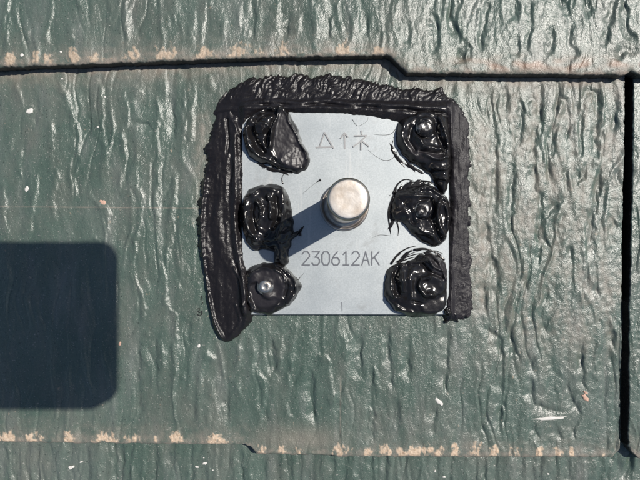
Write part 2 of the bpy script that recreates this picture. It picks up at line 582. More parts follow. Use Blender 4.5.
def relief(px, py, seed):
    """slate surface height in mm at photo pixel px, py"""
    wx = px + 9 * noise(px / 45, py / 70, seed + 1) + 3.0 * noise(px / 16, py / 24, seed + 2)
    wy = py + 20 * noise(px / 60, py / 60, seed + 3)
    right = sstep(330, 560, px + 0.25 * (240 - py))      # the slate is more coarsely pitted towards the right
    n1 = noise(wx / 27, wy / 170, seed + 4)
    n2 = noise(wx / 15, wy / 95, seed + 5)
    rid = np.exp(-(n1 / 0.13) ** 2)                       # narrow worm-like ridges on the zero set
    rid2 = np.exp(-(n2 / 0.13) ** 2)
    g1 = sstep(-0.25, 0.35, noise(px / 90, py / 110, seed + 6))
    g2 = sstep(-0.15, 0.35, noise(px / 60, py / 90, seed + 7))
    h = (0.44 + 0.12 * right) * rid * g1 - (0.36 + 0.30 * right) * rid2 * g2
    h = h + 0.65 * noise(wx / 30, wy / 190, seed + 8) + 0.26 * noise(wx / 13, wy / 85, seed + 12)
    h = h + (0.10 + 0.16 * right) * noise(wx / 6.0, wy / 17, seed + 9)
    h = h + (0.03 + 0.105 * right) * noise(px / 5.0, py / 5.5, seed + 10)
    h = h + 0.012 * noise(px / 2.4, py / 2.6, seed + 11)
    return h


def deposits(px, py, edge, blobs, seed, strength=1.0):
    """pale lime bloom along a butt edge: clumps at blobs (x, half width, height), a dusty film between"""
    up = edge - py                                         # px above the edge
    fld = np.zeros(px.shape)
    for bx, hw, hh in blobs:
        fld = np.maximum(fld, np.exp(-(np.abs(px - bx) / (hw * 1.0)) ** 2.5 - (np.abs(up - hh * 0.4) / (hh * 0.55)) ** 2.5))
    low = np.exp(-((up - 3) / 5.0) ** 2)
    q = (fld * (0.85 + 0.5 * noise(px / 17, 0 * py, seed + 3)) + 0.50 * fbm(px / 3.6, py / 5.5, seed, 4) + 0.30 * noise(px / 9, py / 12, seed + 5)
         + 0.30 * low * (0.6 + 0.9 * noise(px / 30, 0 * py, seed + 6)) - 0.52)
    dep = sstep(0.0, 0.42, q) if len(blobs) else np.zeros(px.shape)
    dep = dep * sstep(0.0, 2.0, up)
    film = np.exp(-np.clip(up, 0, None) / 10.0) * (0.55 + 0.55 * noise(px / 14, py / 8, seed + 7) + 0.35 * noise(px / 4, py / 4, seed + 8)) * strength
    return np.clip(dep, 0, 1), np.clip(film, 0, 0.8)


def axis(a, b, lo, hi, step, far):
    """fine steps between lo and hi, coarse steps out to a and b"""
    out = [np.arange(max(lo, a), min(hi, b), step)] if hi > a and lo < b else []
    if a < lo:
        out.insert(0, np.arange(a, min(lo, b), far))
    if b > hi:
        out.append(np.arange(max(hi, a), b, far))
    v = np.unique(np.concatenate(out + [np.array([b])]))
    return v[np.concatenate([[True], np.diff(v) > step * 0.3])]


STEP = 0.72
THICK = 6.0


def slate(x0, x1, ytop, ybot, z, seed, blobs=(), wrinkles=(), xl=None, xr=None, rust=None, extra=None, fine=True, strength=1.0, depk=1.0):
    """one slate: x0..x1 and ytop..ybot(x) in photo pixels as seen at height z"""
    xs = axis(x0, x1, -14, 654, STEP if fine else 9, 9)
    yb_ref = float(np.max(ybot(np.array([0.5 * (max(x0, -14) + min(x1, 654))]))))
    ys = axis(ytop, yb_ref, -14, 494, STEP if fine else 9, 9)
    v = (ys - ytop) / (yb_ref - ytop)
    X, V = np.meshgrid(xs, v)
    if xl is not None or xr is not None:
        f = (X - x0) / (x1 - x0)
        yy = ytop + V * (yb_ref - ytop)
        lo = xl(yy) if xl else np.full(X.shape, x0)
        hi = xr(yy) if xr else np.full(X.shape, x1)
        # only the columns close to the joint follow it
        if xr is not None:
            X = X + (hi - x1) * sstep(x1 - 60, x1, X)
        if xl is not None:
            X = X + (lo - x0) * (1 - sstep(x0, x0 + 60, X))
    YB = ybot(X)
    # rows near the butt follow its outline, rows further up stay straight
    yy = ytop + V * (yb_ref - ytop)
    w = sstep(yb_ref - 70, yb_ref, yy)
    Y = yy + (YB - yb_ref) * w
    h = relief(X, Y, seed)
    if wrinkles:
        add_lines(h, X, Y, wrinkles, 2.6, 1.7)
    up = YB - Y
    dep, film = deposits(X, Y, YB, blobs, seed + 30, strength)
    h = h * sstep(-2, 9, up) ** 0.5 + dep * (0.10 + 0.16 * noise(X / 2, Y / 2, seed + 40)) - 0.5 * np.exp(-np.clip(up, 0, None) / 1.3)
    dep = dep * depk
    rs = np.zeros(X.shape)
    if rust is not None:
        rs = rust(X, Y, up)
    if extra is not None:
        film, dep, h = extra(X, Y, film, dep, h)
    k = PX * (CAM_H - z) / CAM_H
    WX = (X - NX) * k; WY = (NY - Y) * k; WZ = z + h
    # two more rings all round make the broken edge
    pad = lambda a: np.pad(a, 2, mode='edge')
    X2, Y2 = pad(X), pad(Y)
    WX, WY, WZ = pad(WX), pad(WY), pad(WZ)
    r, c = WX.shape
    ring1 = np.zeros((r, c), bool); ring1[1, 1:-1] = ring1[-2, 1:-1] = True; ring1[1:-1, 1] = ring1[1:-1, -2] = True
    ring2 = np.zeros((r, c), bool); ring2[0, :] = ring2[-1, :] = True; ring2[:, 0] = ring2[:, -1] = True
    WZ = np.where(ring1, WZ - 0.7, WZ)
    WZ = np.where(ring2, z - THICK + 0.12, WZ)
    jag = 0.25 * noise(X2 / 5, Y2 / 5, seed + 50)
    WY[-3:, :] -= jag[-3:, :] + 0.2 * noise(X2[-3:, :] / 2.3, 0 * X2[-3:, :], seed + 51) + 0.3 * noise(X2[-3:, :] / 14, 0 * X2[-3:, :], seed + 52)
    WY[-2:, :] -= 0.3
    for cols in (slice(0, 3), slice(-3, None)):
        WX[:, cols] += 0.25 * noise(0 * Y2[:, cols], Y2[:, cols] / 4, seed + 53) + 0.3 * noise(0 * Y2[:, cols], Y2[:, cols] / 15, seed + 54)
    WX[:, -2:] += 0.25; WX[:, :2] -= 0.25
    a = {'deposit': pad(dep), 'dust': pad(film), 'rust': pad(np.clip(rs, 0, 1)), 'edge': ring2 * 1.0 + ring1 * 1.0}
    co = np.stack([WX, WY, WZ], -1).reshape(-1, 3)
    return np_mesh('shingle', co, grid_quads(r, c), M_SLATE, roof, a)


def lin(xs, ys):
    return lambda x: np.interp(x, xs, ys)


# roof deck (felt) under everything: it falls 6 mm per course
bm = bmesh.new()
DX0, DX1, DY0, DY1 = -620, 720, -560, 560
fall = THICK / (375 * PX)
prism_pts = [(DX0, DY0), (DX1, DY0), (DX1, DY1), (DX0, DY1)]
vs_hi = [bm.verts.new((x, y, -13.5 + (y - 78) * fall)) for x, y in prism_pts]
vs_lo = [bm.verts.new((v.co.x, v.co.y, v.co.z - 12)) for v in vs_hi]
bm.faces.new(vs_hi); bm.faces.new(vs_lo[::-1])
for k in range(4):
    bm.faces.new((vs_lo[k], vs_lo[(k + 1) % 4], vs_hi[(k + 1) % 4], vs_hi[k]))
roof = bm_obj('roof', bm, M_FELT)
tag(roof, kind='structure')

# the butts, in photo pixels at each slate's own height
UP_BUTT = lin([-1200, 0, 120, 250, 386, 391, 408, 417, 500, 612, 625, 631, 637, 650, 1900],
              [67, 66.5, 62, 57, 54.5, 56, 72.5, 72, 73, 74, 74, 70.5, 73.5, 74.5, 76])
MID_BUTT = lin([-1200, 0, 245, 249, 257, 345, 420, 600, 613, 618.0, 622, 1900],
               [441, 442.5, 445, 446.5, 455, 457, 457, 457.5, 457.5, 452, 446, 446])
MID_BUTT_R = lin([620, 630.0, 632, 639, 1900], [446, 447, 452, 459, 459])
RIGHT_L = lambda y: np.interp(y, [60, 85, 160, 315, 400, 460], [624.5, 624.3, 623.6, 621.0, 620.0, 619.4])
RIGHT_R = lambda y: np.interp(y, [60, 85, 160, 315, 400, 460], [634.2, 634.0, 633.0, 630.2, 629.3, 628.8])

low_blobs = [(7, 9, 14), (35, 8, 14), (69, 6, 15), (100, 11, 14), (113, 6, 12), (131, 5, 14), (155, 3, 10), (176, 7, 16), (217, 12, 13),
             (262, 5, 13), (283, 4, 13), (300, 5, 10), (341, 8, 16), (368, 5, 12), (386, 7, 15), (400, 5, 12), (414, 8, 14), (428, 7, 14), (440, 6, 13),
             (455, 5, 17), (476, 7, 19), (494, 5, 16), (517, 6, 15), (539, 4, 12), (559, 4, 12), (572, 3, 11), (604, 5, 8)]
up_blobs = [(10, 7, 15), (35, 5, 17), (48, 5, 14), (73, 7, 19), (93, 6, 14), (133, 8, 18), (166, 9, 17), (205, 10, 15), (240, 10, 17), (257, 6, 15),
            (283, 8, 16), (343, 9, 18), (376, 6, 10)]


def mid_extra(X, Y, film, dep, h):
    # dusty film below the upper butt and wiped sealant haze round the bead
    top = np.exp(-np.clip(Y - (UP_BUTT(X) + 9), 0, None) / 9.0)
    film = np.maximum(film, np.clip(top * (0.55 + 0.5 * noise(X / 11, Y / 8, 91)), 0, 0.75))
    halo = np.exp(-((X - 482) / 13.0) ** 2) * sstep(95, 140, Y) * (1 - sstep(300, 330, Y))
    halo2 = np.exp(-((X - 203) / 9.0) ** 2) * sstep(95, 130, Y) * (1 - sstep(180, 230, Y))
    film = np.maximum(film, np.clip((0.5 * halo + 0.4 * halo2) * (0.8 + 0.7 * noise(X / 5, Y / 7, 92)), 0, 0.7))
    film = film * 0.85
    wash = 0.85 * np.exp(-((X - 300) / 45.0) ** 2) * np.exp(-((Y - 440) / 14.0) ** 2)
    film = np.maximum(film, 0.5 * wash)
    bleach = sstep(430, 520, X) * (1 - sstep(300, 400, Y)) * np.clip(0.13 + 0.35 * noise(X / 12, Y / 40, 96) + 0.2 * noise(X / 4, Y / 6, 97), 0, 0.5)
    film = np.maximum(film, bleach)
    # fine pale score lines
    sc = np.exp(-((Y - 207.5 - 0.008 * (X - 100)) / 0.55) ** 2) * (X < 203)
    sc = np.maximum(sc, np.exp(-((X - 340.6 + 0.006 * (Y - 400)) / 0.6) ** 2) * sstep(372, 384, Y))
    film = np.maximum(film, 0.55 * sc * np.clip(0.75 + 0.8 * noise(X / 6, Y / 6, 93), 0, 1))
    # split along the chipped butt
    cr = polydist(X, Y, [(250, 448), (257, 454.5), (275, 455.5), (300, 456), (335, 456.5)])
    h = h - 1.2 * np.exp(-(cr / 1.1) ** 2) * np.clip(0.65 + 0.9 * noise(X / 9, 0.0 * Y, 94), 0, 1)
    return film, dep, h


up_rust = lambda X, Y, up: sstep(430, 500, X) * np.exp(-((up - 9) / 7.0) ** 2) * np.clip(0.25 + 1.1 * noise(X / 16, Y / 9, 95), 0, 0.75)

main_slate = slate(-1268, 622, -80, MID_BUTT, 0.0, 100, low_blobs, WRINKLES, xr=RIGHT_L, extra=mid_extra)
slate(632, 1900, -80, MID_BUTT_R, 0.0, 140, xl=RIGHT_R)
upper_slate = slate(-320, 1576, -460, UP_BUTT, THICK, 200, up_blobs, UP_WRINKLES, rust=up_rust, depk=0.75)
rl = random.Random(5)
LOW_WRINKLES = []
xq = -10.0
while xq < 650:
    xq += rl.uniform(7, 17)
    LOW_WRINKLES.append(([(xq, rl.uniform(430, 446)), (xq + rl.uniform(-3, 3), 462), (xq + rl.uniform(-4, 4), rl.uniform(485, 510))],
                         rl.uniform(1.5, 2.4), rl.choice([-0.9, -0.7, 0.5, -0.6])))
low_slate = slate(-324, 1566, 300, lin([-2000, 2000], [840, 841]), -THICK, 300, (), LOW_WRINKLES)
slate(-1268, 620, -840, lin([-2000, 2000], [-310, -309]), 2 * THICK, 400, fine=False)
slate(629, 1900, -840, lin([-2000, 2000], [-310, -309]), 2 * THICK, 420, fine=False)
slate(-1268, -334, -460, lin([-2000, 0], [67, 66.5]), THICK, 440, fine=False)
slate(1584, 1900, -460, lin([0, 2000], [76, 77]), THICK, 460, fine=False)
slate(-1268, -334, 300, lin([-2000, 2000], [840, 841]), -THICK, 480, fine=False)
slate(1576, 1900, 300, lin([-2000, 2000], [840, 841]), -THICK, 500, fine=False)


# ------------------------------------------------------------------ little flecks stuck on the slates (parts of the slate they mark)
def fleck(px, py, z, rx, ry, ang, mat, parent, hgt=0.35, seed=0):
    x, y = P(px, py, z)
    rnd = random.Random(seed)
    bm = bmesh.new()
    n = 12
    ca, sa = math.cos(ang), math.sin(ang)
    rad = [1 + rnd.uniform(-0.3, 0.3) for _ in range(n)]
    rings = []
    for f, zz in ((1.0, -0.4), (0.92, 0.35 * hgt), (0.55, hgt)):
        ring = []
        for k in range(n):
            a = 2 * math.pi * k / n
            u, v = f * rad[k] * rx * PX * math.cos(a), f * rad[k] * ry * PX * math.sin(a)
            ring.append(bm.verts.new((x + ca * u - sa * v, y + sa * u + ca * v, z + zz + rnd.uniform(-.04, .04))))
        rings.append(ring)
    for a, b in zip(rings[:-1], rings[1:]):
        for k in range(n):
            bm.faces.new((a[k], a[(k + 1) % n], b[(k + 1) % n], b[k]))
    bm.faces.new(rings[-1])
    return bm_obj('fleck', bm, mat, parent, False, (x, y, z))


def on_slate(px, py, seed):
    return float(relief(np.array([[px]], float), np.array([[py]], float), seed)[0, 0])


MAIN_FLECKS = [(29.5, 111, 3.6, 2.6, 0.5, 0), (27.3, 189, 3.0, 2.5, 0.9, 0), (103, 203, 3.5, 3.0, 2.2, 1), (105, 97, 1.8, 1.3, 0, 0),
               (98, 127, 1.2, 1.0, 0, 0), (199, 346, 2.2, 1.3, 1, 0), (439, 401.5, 4.8, 2.2, -0.8, 0), (585.5, 398, 5.5, 2.6, -0.9, 1),
               (550, 418.3, 16.5, 1.7, 0.05, 0), (586, 393, 2.5, 1.4, -0.6, 1), (62, 79, 1.3, 1.0, 0, 0), (206, 311, 1.0, 0.8, 0, 0),
               (167, 275, 1.0, 0.8, 0, 0), (497, 331, 1.1, 0.9, 0, 0), (120, 344, 1.4, 2.0, 0, 1)]
for i, (px, py, rx, ry, a, c) in enumerate(MAIN_FLECKS):
    fleck(px, py, on_slate(px, py, 100) + (0.35 if rx > 10 else 0.0), rx, ry, a, M_PEACH if c else M_PAINT, main_slate, 0.3, i)
LOW_FLECKS = [(71, 467.5, 3.0, 1.8, 0.3), (81, 462, 1.6, 0.8, 0.4), (206, 463, 3.2, 2.4, 0.4), (197, 467, 2.0, 1.2, 0), (213, 470, 1.2, 1.0, 0),
              (435, 471, 1.4, 1.2, 0), (444, 477, 1.6, 1.3, 0), (548, 474, 1.4, 1.0, 0), (585, 462, 1.2, 0.9, 0), 
              (204, 457.5, 1.4, 0.9, 0), ]
for i, (px, py, rx, ry, a) in enumerate(LOW_FLECKS):
    fleck(px, py, -THICK + on_slate(px, py, 300), rx, ry, a, M_PAINT, low_slate, 0.3, 40 + i)
UP_FLECKS = [(22, 55, 2.0, 1.4, 0.4), (110, 20, 2.0, 5.0, 0.0), (61, 52, 1.2, 1.0, 0)]
for i, (px, py, rx, ry, a) in enumerate(UP_FLECKS):
    fleck(px, py, THICK + on_slate(px, py, 200), rx, ry, a, M_PAINT, upper_slate, 0.2, 80 + i)

# pencilled squiggle beside the left bead
bm = bmesh.new()
zz = on_slate(200, 312, 100)
for pts in ([(197, 309), (199.5, 308.5), (199.3, 311), (197.8, 311.8), (200.2, 312.6), (202.3, 311), (202, 314.5), (199.6, 315.6), (197.6, 314.4)],
            [(201.6, 296), (201.2, 300)], [(202.8, 302), (202.2, 304.5)]):
    stroke(bm, [P(a, b, zz) for a, b in pts], 0.32, zz - 0.1, zz + 0.28)
bm_obj('squiggle', bm, M_FELT, main_slate)

# ------------------------------------------------------------------ the mounting plate with its stud and screws
PT = 2.8                                                     # top of the plate, mm above the slate
pl_x0, pl_y1 = P(242.0, 104.5, PT)
pl_x1, pl_y0 = P(449.0, 314.6, PT)
pcx, pcy = (pl_x0 + pl_x1) / 2, (pl_y0 + pl_y1) / 2
plate_thing = empty('mounting_plate', (pcx, pcy, 0.4))
tag(plate_thing, 'square galvanised steel mounting plate with an upright stud, screwed flat onto green roof slates', 'mounting plate')
bm = bmesh.new()
cr = 1.2
pts = []
for cx, cy, a0 in ((pl_x1 - cr, pl_y1 - cr, 0), (pl_x0 + cr, pl_y1 - cr, 90), (pl_x0 + cr, pl_y0 + cr, 180), (pl_x1 - cr, pl_y0 + cr, 270)):
    for k in range(6):
        a = math.radians(a0 + 18 * k)
        pts.append((cx + cr * math.cos(a), cy + cr * math.sin(a)))
ins = [(pcx + (x - pcx) * (1 - 0.25 / 50), pcy + (y - pcy) * (1 - 0.25 / 50)) for x, y in pts]
lo = [bm.verts.new((x, y, PT - 2.3)) for x, y in pts]
mi = [bm.verts.new((x, y, PT - 0.2)) for x, y in pts]
hi = [bm.verts.new((x, y, PT)) for x, y in ins]
n = len(pts)
for k in range(n):
    j = (k + 1) % n
    bm.faces.new((lo[k], lo[j], mi[j], mi[k])); bm.faces.new((mi[k], mi[j], hi[j], hi[k]))
bm.faces.new(hi); bm.faces.new(lo[::-1])
plate = bm_obj('plate', bm, M_ZINC, plate_thing, False, (pcx, pcy, PT))

# stud: round bar with a weld collar at its foot and a sawn, lightly domed face
bx, by = P(344.5, 206.5, PT)
SR = 16.7 * PX
SH = 54.5
bm = bmesh.new()
lathe(bm, [(SR, PT - 0.3), (SR, PT + 8), (SR, PT + 25), (SR, SH - 1.3), (SR - 0.35, SH - 0.6), (SR - 0.95, SH - 0.25)], bx, by, 96)
stud = bm_obj('stud', bm, M_STUD, plate_thing, True, (bx, by, PT))
bm = bmesh.new()
lathe(bm, [(SR - 0.95, SH - 0.25), (SR - 1.1, SH - 0.08), (SR * 0.8, SH + 0.05), (SR * 0.5, SH - 0.05), (SR * 0.25, SH - 0.12), (0, SH - 0.1)], bx, by, 96)
bm_obj('stud_face', bm, M_STUD_TOP, stud, True, (bx, by, SH))
bm = bmesh.new()
cxx, cyy = P(343.5, 208.0, PT)
lathe(bm, [(24.0 * PX, PT - 0.2), (24.0 * PX, PT + 0.8), (23.3 * PX, PT + 1.2), (21.6 * PX, PT + 1.2), (20.6 * PX, PT + 0.5), (19.6 * PX, PT + 0.5), (18.6 * PX, PT + 1.3), (SR - 0.1, PT + 1.7)], bx, by, 96)
bm_obj('collar', bm, M_STUD, stud, True, (bx, by, PT))

# stamped marks and printed code
def mark_strokes(name, polys, w, z1, mat):
    bm = bmesh.new()
    for pts in polys:
        stroke(bm, [P(a, b, PT) for a, b in pts], w, PT - 0.05, PT + z1)
        z1 += 0.006
    return bm_obj(name, bm, mat, plate)


M_STAMP = plain('stamped_mark', (0.40, 0.40, 0.40), 0.45, 0.3)
mark_strokes('stamped_letter', [[(324.6, 132.6), (319.6, 147.2)], [(316.6, 147.4), (331.4, 147.0)], [(324.9, 133), (333.6, 148.2)]], 0.62, 0.35, M_STAMP)
mark_strokes('stamped_arrow', [[(344.6, 133.2), (344.9, 148.6)], [(340.8, 138.4), (344.6, 133.0), (347.8, 137.0)]], 0.6, 0.35, M_STAMP)
mark_strokes('stamped_letter', [[(361.4, 131.2), (361.8, 134.4)], [(354.6, 136.0), (366.6, 135.6), (361.2, 141.2), (353.4, 146.6)],
                                [(361.2, 140.6), (361.0, 149.6)], [(363.2, 141.8), (368.6, 146.2)]], 0.6, 0.35, M_STAMP)
GL = {
    '2': [[(0, .18), (.25, 0), (.75, 0), (1, .2), (1, .36), (0, 1), (1, 1)]],
    '3': [[(0, 0), (1, 0), (.42, .4), (.8, .42), (1, .6), (1, .82), (.75, 1), (.22, 1), (0, .84)]],
    '0': [[(.25, 0), (.75, 0), (1, .22), (1, .78), (.75, 1), (.25, 1), (0, .78), (0, .22), (.25, 0)]],
    '6': [[(.75, 0), (.3, .26), (0, .6), (0, .82), (.25, 1), (.75, 1), (1, .82), (1, .62), (.75, .44), (.2, .44)]],
    '1': [[(.15, .2), (.55, 0), (.55, 1)], [(.15, 1), (.95, 1)]],
    'A': [[(0, 1), (.5, 0), (1, 1)], [(.2, .64), (.8, .64)]],
    'K': [[(0, 0), (0, 1)], [(1, 0), (0, .58)], [(.34, .4), (1, 1)]],
}
x = 302.2
for ch in '230612AK':
    polys = [[(x + 7.3 * a, 251.6 + 13.2 * b + 0.3) for a, b in q] for q in GL[ch]]
    mark_strokes('printed_digit' if ch.isdigit() else 'printed_letter', polys, 0.62, 0.04, M_INK)
    x += 9.95
mark_strokes('centre_mark', [[(341.9, 302.5), (342.1, 311)]], 0.4, 0.04, M_INK)

# ------------------------------------------------------------------ black sealant
GRID = 0.62


def plate_lift(x, y):
    """height of what lies under the sealant: slate, with the plate's edge eased over"""
    sx = sstep(237, 246, x) * (1 - sstep(445, 454, x))
    sy = sstep(99, 109, y) * (1 - sstep(310.5, 318.5, y))
    return sx * sy


def sealant(name, poly, hfun, mat, label, zref, warp=(1.2, 7.0), seed=0, group=None, cat='sealant', cut=-3.0, fray=None, loop=True, matte=None, planes=()):
    poly = smooth_loop(poly, 4) if loop else poly
    xs = np.arange(min(p[0] for p in poly) - 7, max(p[0] for p in poly) + 7, GRID)
    ys = np.arange(min(p[1] for p in poly) - 7, max(p[1] for p in poly) + 7, GRID)
    X, Y = np.meshgrid(xs, ys)
    fw = 0.5 if fray is not None else 0.18
    wx = X + warp[0] * noise(X / warp[1], Y / warp[1], seed) + fw * warp[0] * noise(X / 3, Y / 3, seed + 1)
    wy = Y + warp[0] * noise(X / warp[1], Y / warp[1], seed + 2) + fw * warp[0] * noise(X / 3, Y / 3, seed + 3)
    D = sdf(wx, wy, poly)
    if fray is not None:
        D = D + fray(X, Y, D)
    H = hfun(X, Y, D)
    for pp, z0, gx, gy, cx_, cy_, gr in planes:
        mk = sstep(-2.0, 2.5, sdf(X + 1.5 * noise(X / 7, Y / 7, seed + 15), Y + 1.5 * noise(X / 7, Y / 7, seed + 16), smooth_loop(pp, 4)))
        H = H * (1 - mk) + mk * np.minimum(z0 + gx * (X - cx_) + gy * (Y - cy_) + 0.18 * noise(X / 9, Y / 9, seed + 14) + gr * fbm(X / 3.0, Y / 3.4, seed + 18, 2), dome(D, 4, 9.0))
    L = plate_lift(X, Y)
    base = np.maximum(relief(X, Y, 100), -0.05) * (1 - L) + PT * L
    Z = base + np.where(D > 0, H, np.clip(0.45 * D, -1.4, 0))
    k = PX * (CAM_H - zref) / CAM_H
    co = np.stack([(X - NX) * k, (NY - Y) * k, Z], -1).reshape(-1, 3)
    r, c = X.shape
    keep = (D > cut).ravel()
    q = grid_quads(r, c)
    q = q[keep[q].all(1)]
    used = np.unique(q)
    remap = np.full(r * c, -1); remap[used] = np.arange(len(used))
    q = remap[q]; co = co[used]
    mt = np.zeros(X.shape)
    if matte is not None:
        mp_, grain = matte
        mt = sstep(-1.5, 2.5, sdf(X + 1.2 * noise(X / 5, Y / 5, seed + 9), Y, smooth_loop(mp_, 4)))
        Zg = (Z + mt * grain * (noise(X / 2.2, Y / 2.2, seed + 12) + 0.5 * noise(X / 4.5, Y / 4.5, seed + 13))).reshape(-1)
        co[:, 2] = Zg[used]
    org = (co[:, 0].mean(), co[:, 1].mean(), float(co[:, 2].min()))
    o = np_mesh(name, co, q, mat, None, {'matte': mt.reshape(-1)[used]}, True, org)
    tag(o, label, cat, group)
    return o


def dome(D, w, top, p=2.0):
    return top * (1 - (1 - np.clip(D / w, 0, 1)) ** p) ** (1 / p)


def swirl(X, Y, cx, cy, seed, fr=5.0, turn=0.9, amp=0.4):
    r = np.hypot(X - cx, Y - cy) + 1e-6
    th = np.arctan2(Y - cy, X - cx)
    a = r / fr + turn * th + 1.1 * noise(X / 14, Y / 14, seed)
    n = np.sin(a * 2 * np.pi / 2.0 + 2.2 * noise(X / 9, Y / 9, seed + 1))
    return amp * (np.abs(n) ** 0.7 * np.sign(n)) * sstep(1, 5, r)


def dab_height(cx, cy, top, w, seed, lines=(), sw=(5.0, 0.9, 0.35), lump=0.7, nut=None):
    def f(X, Y, D):
        h = dome(D, w * 1.4, top * 1.25, 1.7)
        e = sstep(0.5, 6, D)
        h = h + e * (swirl(X, Y, cx, cy, seed, *sw) + 1.5 * lump * noise(X / 15, Y / 15, seed + 5) + 0.4 * lump * noise(X / 7, Y / 7, seed + 6)
                     + 0.025 * noise(X / 2.6, Y / 2.6, seed + 7))
        h = add_lines(h, X + 1.0 * noise(X / 8, Y / 8, seed + 21), Y + 1.0 * noise(X / 8, Y / 8, seed + 22), [(p, w_, 1.3 * a_) for p, w_, a_ in lines])
        if nut is not None:
            nx, ny, nr, nh = nut
            r = np.hypot(X - nx, Y - ny) + 0.8 * noise(X / 4, Y / 4, seed + 8)
            h = h + nh * np.exp(-(r / nr) ** 6) - 0.5 * nh * np.exp(-((r - nr * 1.35) / 1.8) ** 2) - 0.5 * nh * np.exp(-(r / (nr * 0.33)) ** 2)
        return np.maximum(h, 0.12)
    return f


GD = 'black sealant dabs over the plate screws'
sealant('sealant_dab', [(245, 123), (253, 114), (269.6, 106.5), (281, 104), (288, 112), (295, 123), (300, 137), (307, 150), (310, 160), (307, 167), (298, 172.5), (286, 171),
                        (269.6, 165), (255.6, 161), (246, 151), (242, 137)],
        dab_height(262, 131, 3.6, 9, 1000, [
            ([(246, 128), (249, 143), (257, 155), (270, 161)], 3.0, 1.3), ([(249, 122), (258, 112), (272, 108)], 2.6, 1.2),
            ([(253, 130), (256, 142), (264, 152)], 3.2, -1.9), ([(257, 121), (266, 114), (275, 113)], 3.0, -1.6),
            ([(281, 108), (276, 122), (272, 136), (271, 148)], 1.8, 1.6), ([(276, 118), (270, 134), (268, 146)], 2.4, -1.5),
            ([(282, 108), (289, 122), (296, 136), (304, 150)], 1.6, 1.2), ([(266, 124), (272, 131), (273, 140)], 1.8, 1.0),
            ([(274, 160), (288, 166), (302, 165)], 1.8, -1.0)], (5.5, 0.8, 0.10), 0.4, (260, 129, 6.0, 1.0)),
        M_GLOSS, 'black sealant dab with a fan shaped smear at the upper left plate corner', 4.5, seed=11, group=GD,
        matte=([(281, 112), (274, 140), (276, 156), (286, 167), (299, 168), (307, 158), (297, 137), (287, 118)], 0.03),
        planes=[([(281, 109), (273, 140), (274, 156), (286, 168), (300, 168), (307, 158), (297, 137), (288, 118)], 3.2, -0.03, -0.01, 285, 140, 0.05),
                ([(279, 158), (286, 152), (292, 147), (300, 146), (306, 157), (303, 164), (294, 168), (284, 166)], 2.8, -0.085, 0.045, 294, 158, 0.15)])
sealant('sealant_dab', [(245, 194), (250, 189), (258, 185.5), (268, 184), (277, 184.5), (284, 189.5), (289, 199), (293, 218.5), (293.5, 232), (302.4, 227.5), (297, 234), (291, 243), (288, 254), (288, 264),
                        (274, 264), (273.5, 252.5), (262.6, 250), (253, 250), (245, 240), (240, 226), (240, 204.5)],
        dab_height(265, 212, 4.0, 10, 1100, [
            ([(247, 200), (246, 215), (250, 230), (258, 240)], 2.4, 1.2), ([(258, 202), (262, 212), (260, 224)], 2.0, 1.3), ([(268, 196), (272, 206), (271, 218)], 2.0, 1.4),
            ([(252, 195), (264, 189), (277, 190)], 2.4, 1.0), ([(282, 190), (284, 205), (283, 220), (278, 236)], 2.2, 1.2), ([(276, 198), (278, 212), (274, 228)], 2.2, -1.4),
            ([(254, 205), (253, 218), (257, 230)], 2.4, -1.3), ([(256, 242), (268, 238), (278, 226)], 2.6, 1.0), ([(278, 248), (281, 256), (282, 264)], 2.2, 0.8)], (5.4, 1.0, 0.24), 0.6, None),
        M_GLOSS, 'churned black sealant dab with a side spike, crossed by the shadow of the stud', 5.0, seed=21, group=GD)
sealant('sealant_dab', [(246, 273), (253, 266), (264, 263.5), (272, 264), (276.6, 261.5), (283.7, 266), (293, 275), (301.5, 286), (298, 294), (291, 304), (281, 310), (269.6, 316.5), (258, 314.5), (248, 311), (245, 292)],
        dab_height(265, 287, 3.4, 8, 1200, [
            ([(278, 264), (287, 271), (296, 283), (295, 293), (288, 303)], 1.8, 1.3), ([(283, 276), (288, 285), (285, 296)], 2.0, -1.0), ([(250, 274), (260, 268), (272, 269)], 2.0, 0.9),
            ([(250, 300), (262, 309), (278, 305)], 2.2, 0.7), ([(275, 268), (283, 274), (286, 282)], 1.4, 0.9)], (7.0, 0.5, 0.12), 0.55, None),
        M_GLOSS, 'black sealant dab with a bare shiny screw head, at the lower left plate corner', 4.5, seed=31, group=GD,
        matte=([(251, 277), (262, 270), (276, 270), (285, 280), (284, 296), (270, 307), (253, 303)], 0.03),
        planes=[([(249, 288), (256, 282), (264, 296), (278, 299), (272, 310), (255, 309)], 2.6, 0.04, 0.03, 262, 300, 0.0)])
sealant('sealant_dab', [(400, 121), (411, 113.5), (423.7, 109), (438, 113), (449, 118), (453, 142), (454, 154), (453, 172), (449, 188), (444, 196), (437, 186), (431, 174), (423.7, 169), (409.6, 161), (399, 147), (396.5, 134)],
        dab_height(426, 130, 3.8, 9, 1300, [
            ([(416, 139), (422, 146), (432, 149), (441, 150)], 2.4, 1.4), ([(438, 118), (443, 132), (447, 146)], 1.8, 1.3), ([(434, 126), (438, 138), (444, 150)], 2.2, -1.4),
            ([(404, 124), (401, 136), (405, 148), (414, 157)], 2.6, 0.9), ([(411, 128), (409, 140), (414, 150)], 2.4, -1.2), ([(424, 156), (436, 160), (447, 158)], 1.8, 1.2),
            ([(433, 168), (442, 170), (449, 166)], 1.6, 1.2), ([(438, 178), (445, 180)], 1.5, 1.0), ([(420, 152), (430, 154), (444, 154)], 1.6, -1.0)], (6.4, 0.7, 0.12), 0.4, (425.5, 127, 8.2, 1.2)),
        M_GLOSS, 'black sealant dab around a smeared round screw, at the upper right plate corner', 4.8, seed=41, group=GD,
        matte=([(408, 142), (420, 148), (436, 151), (441, 158), (424, 163), (410, 157)], 0.03))
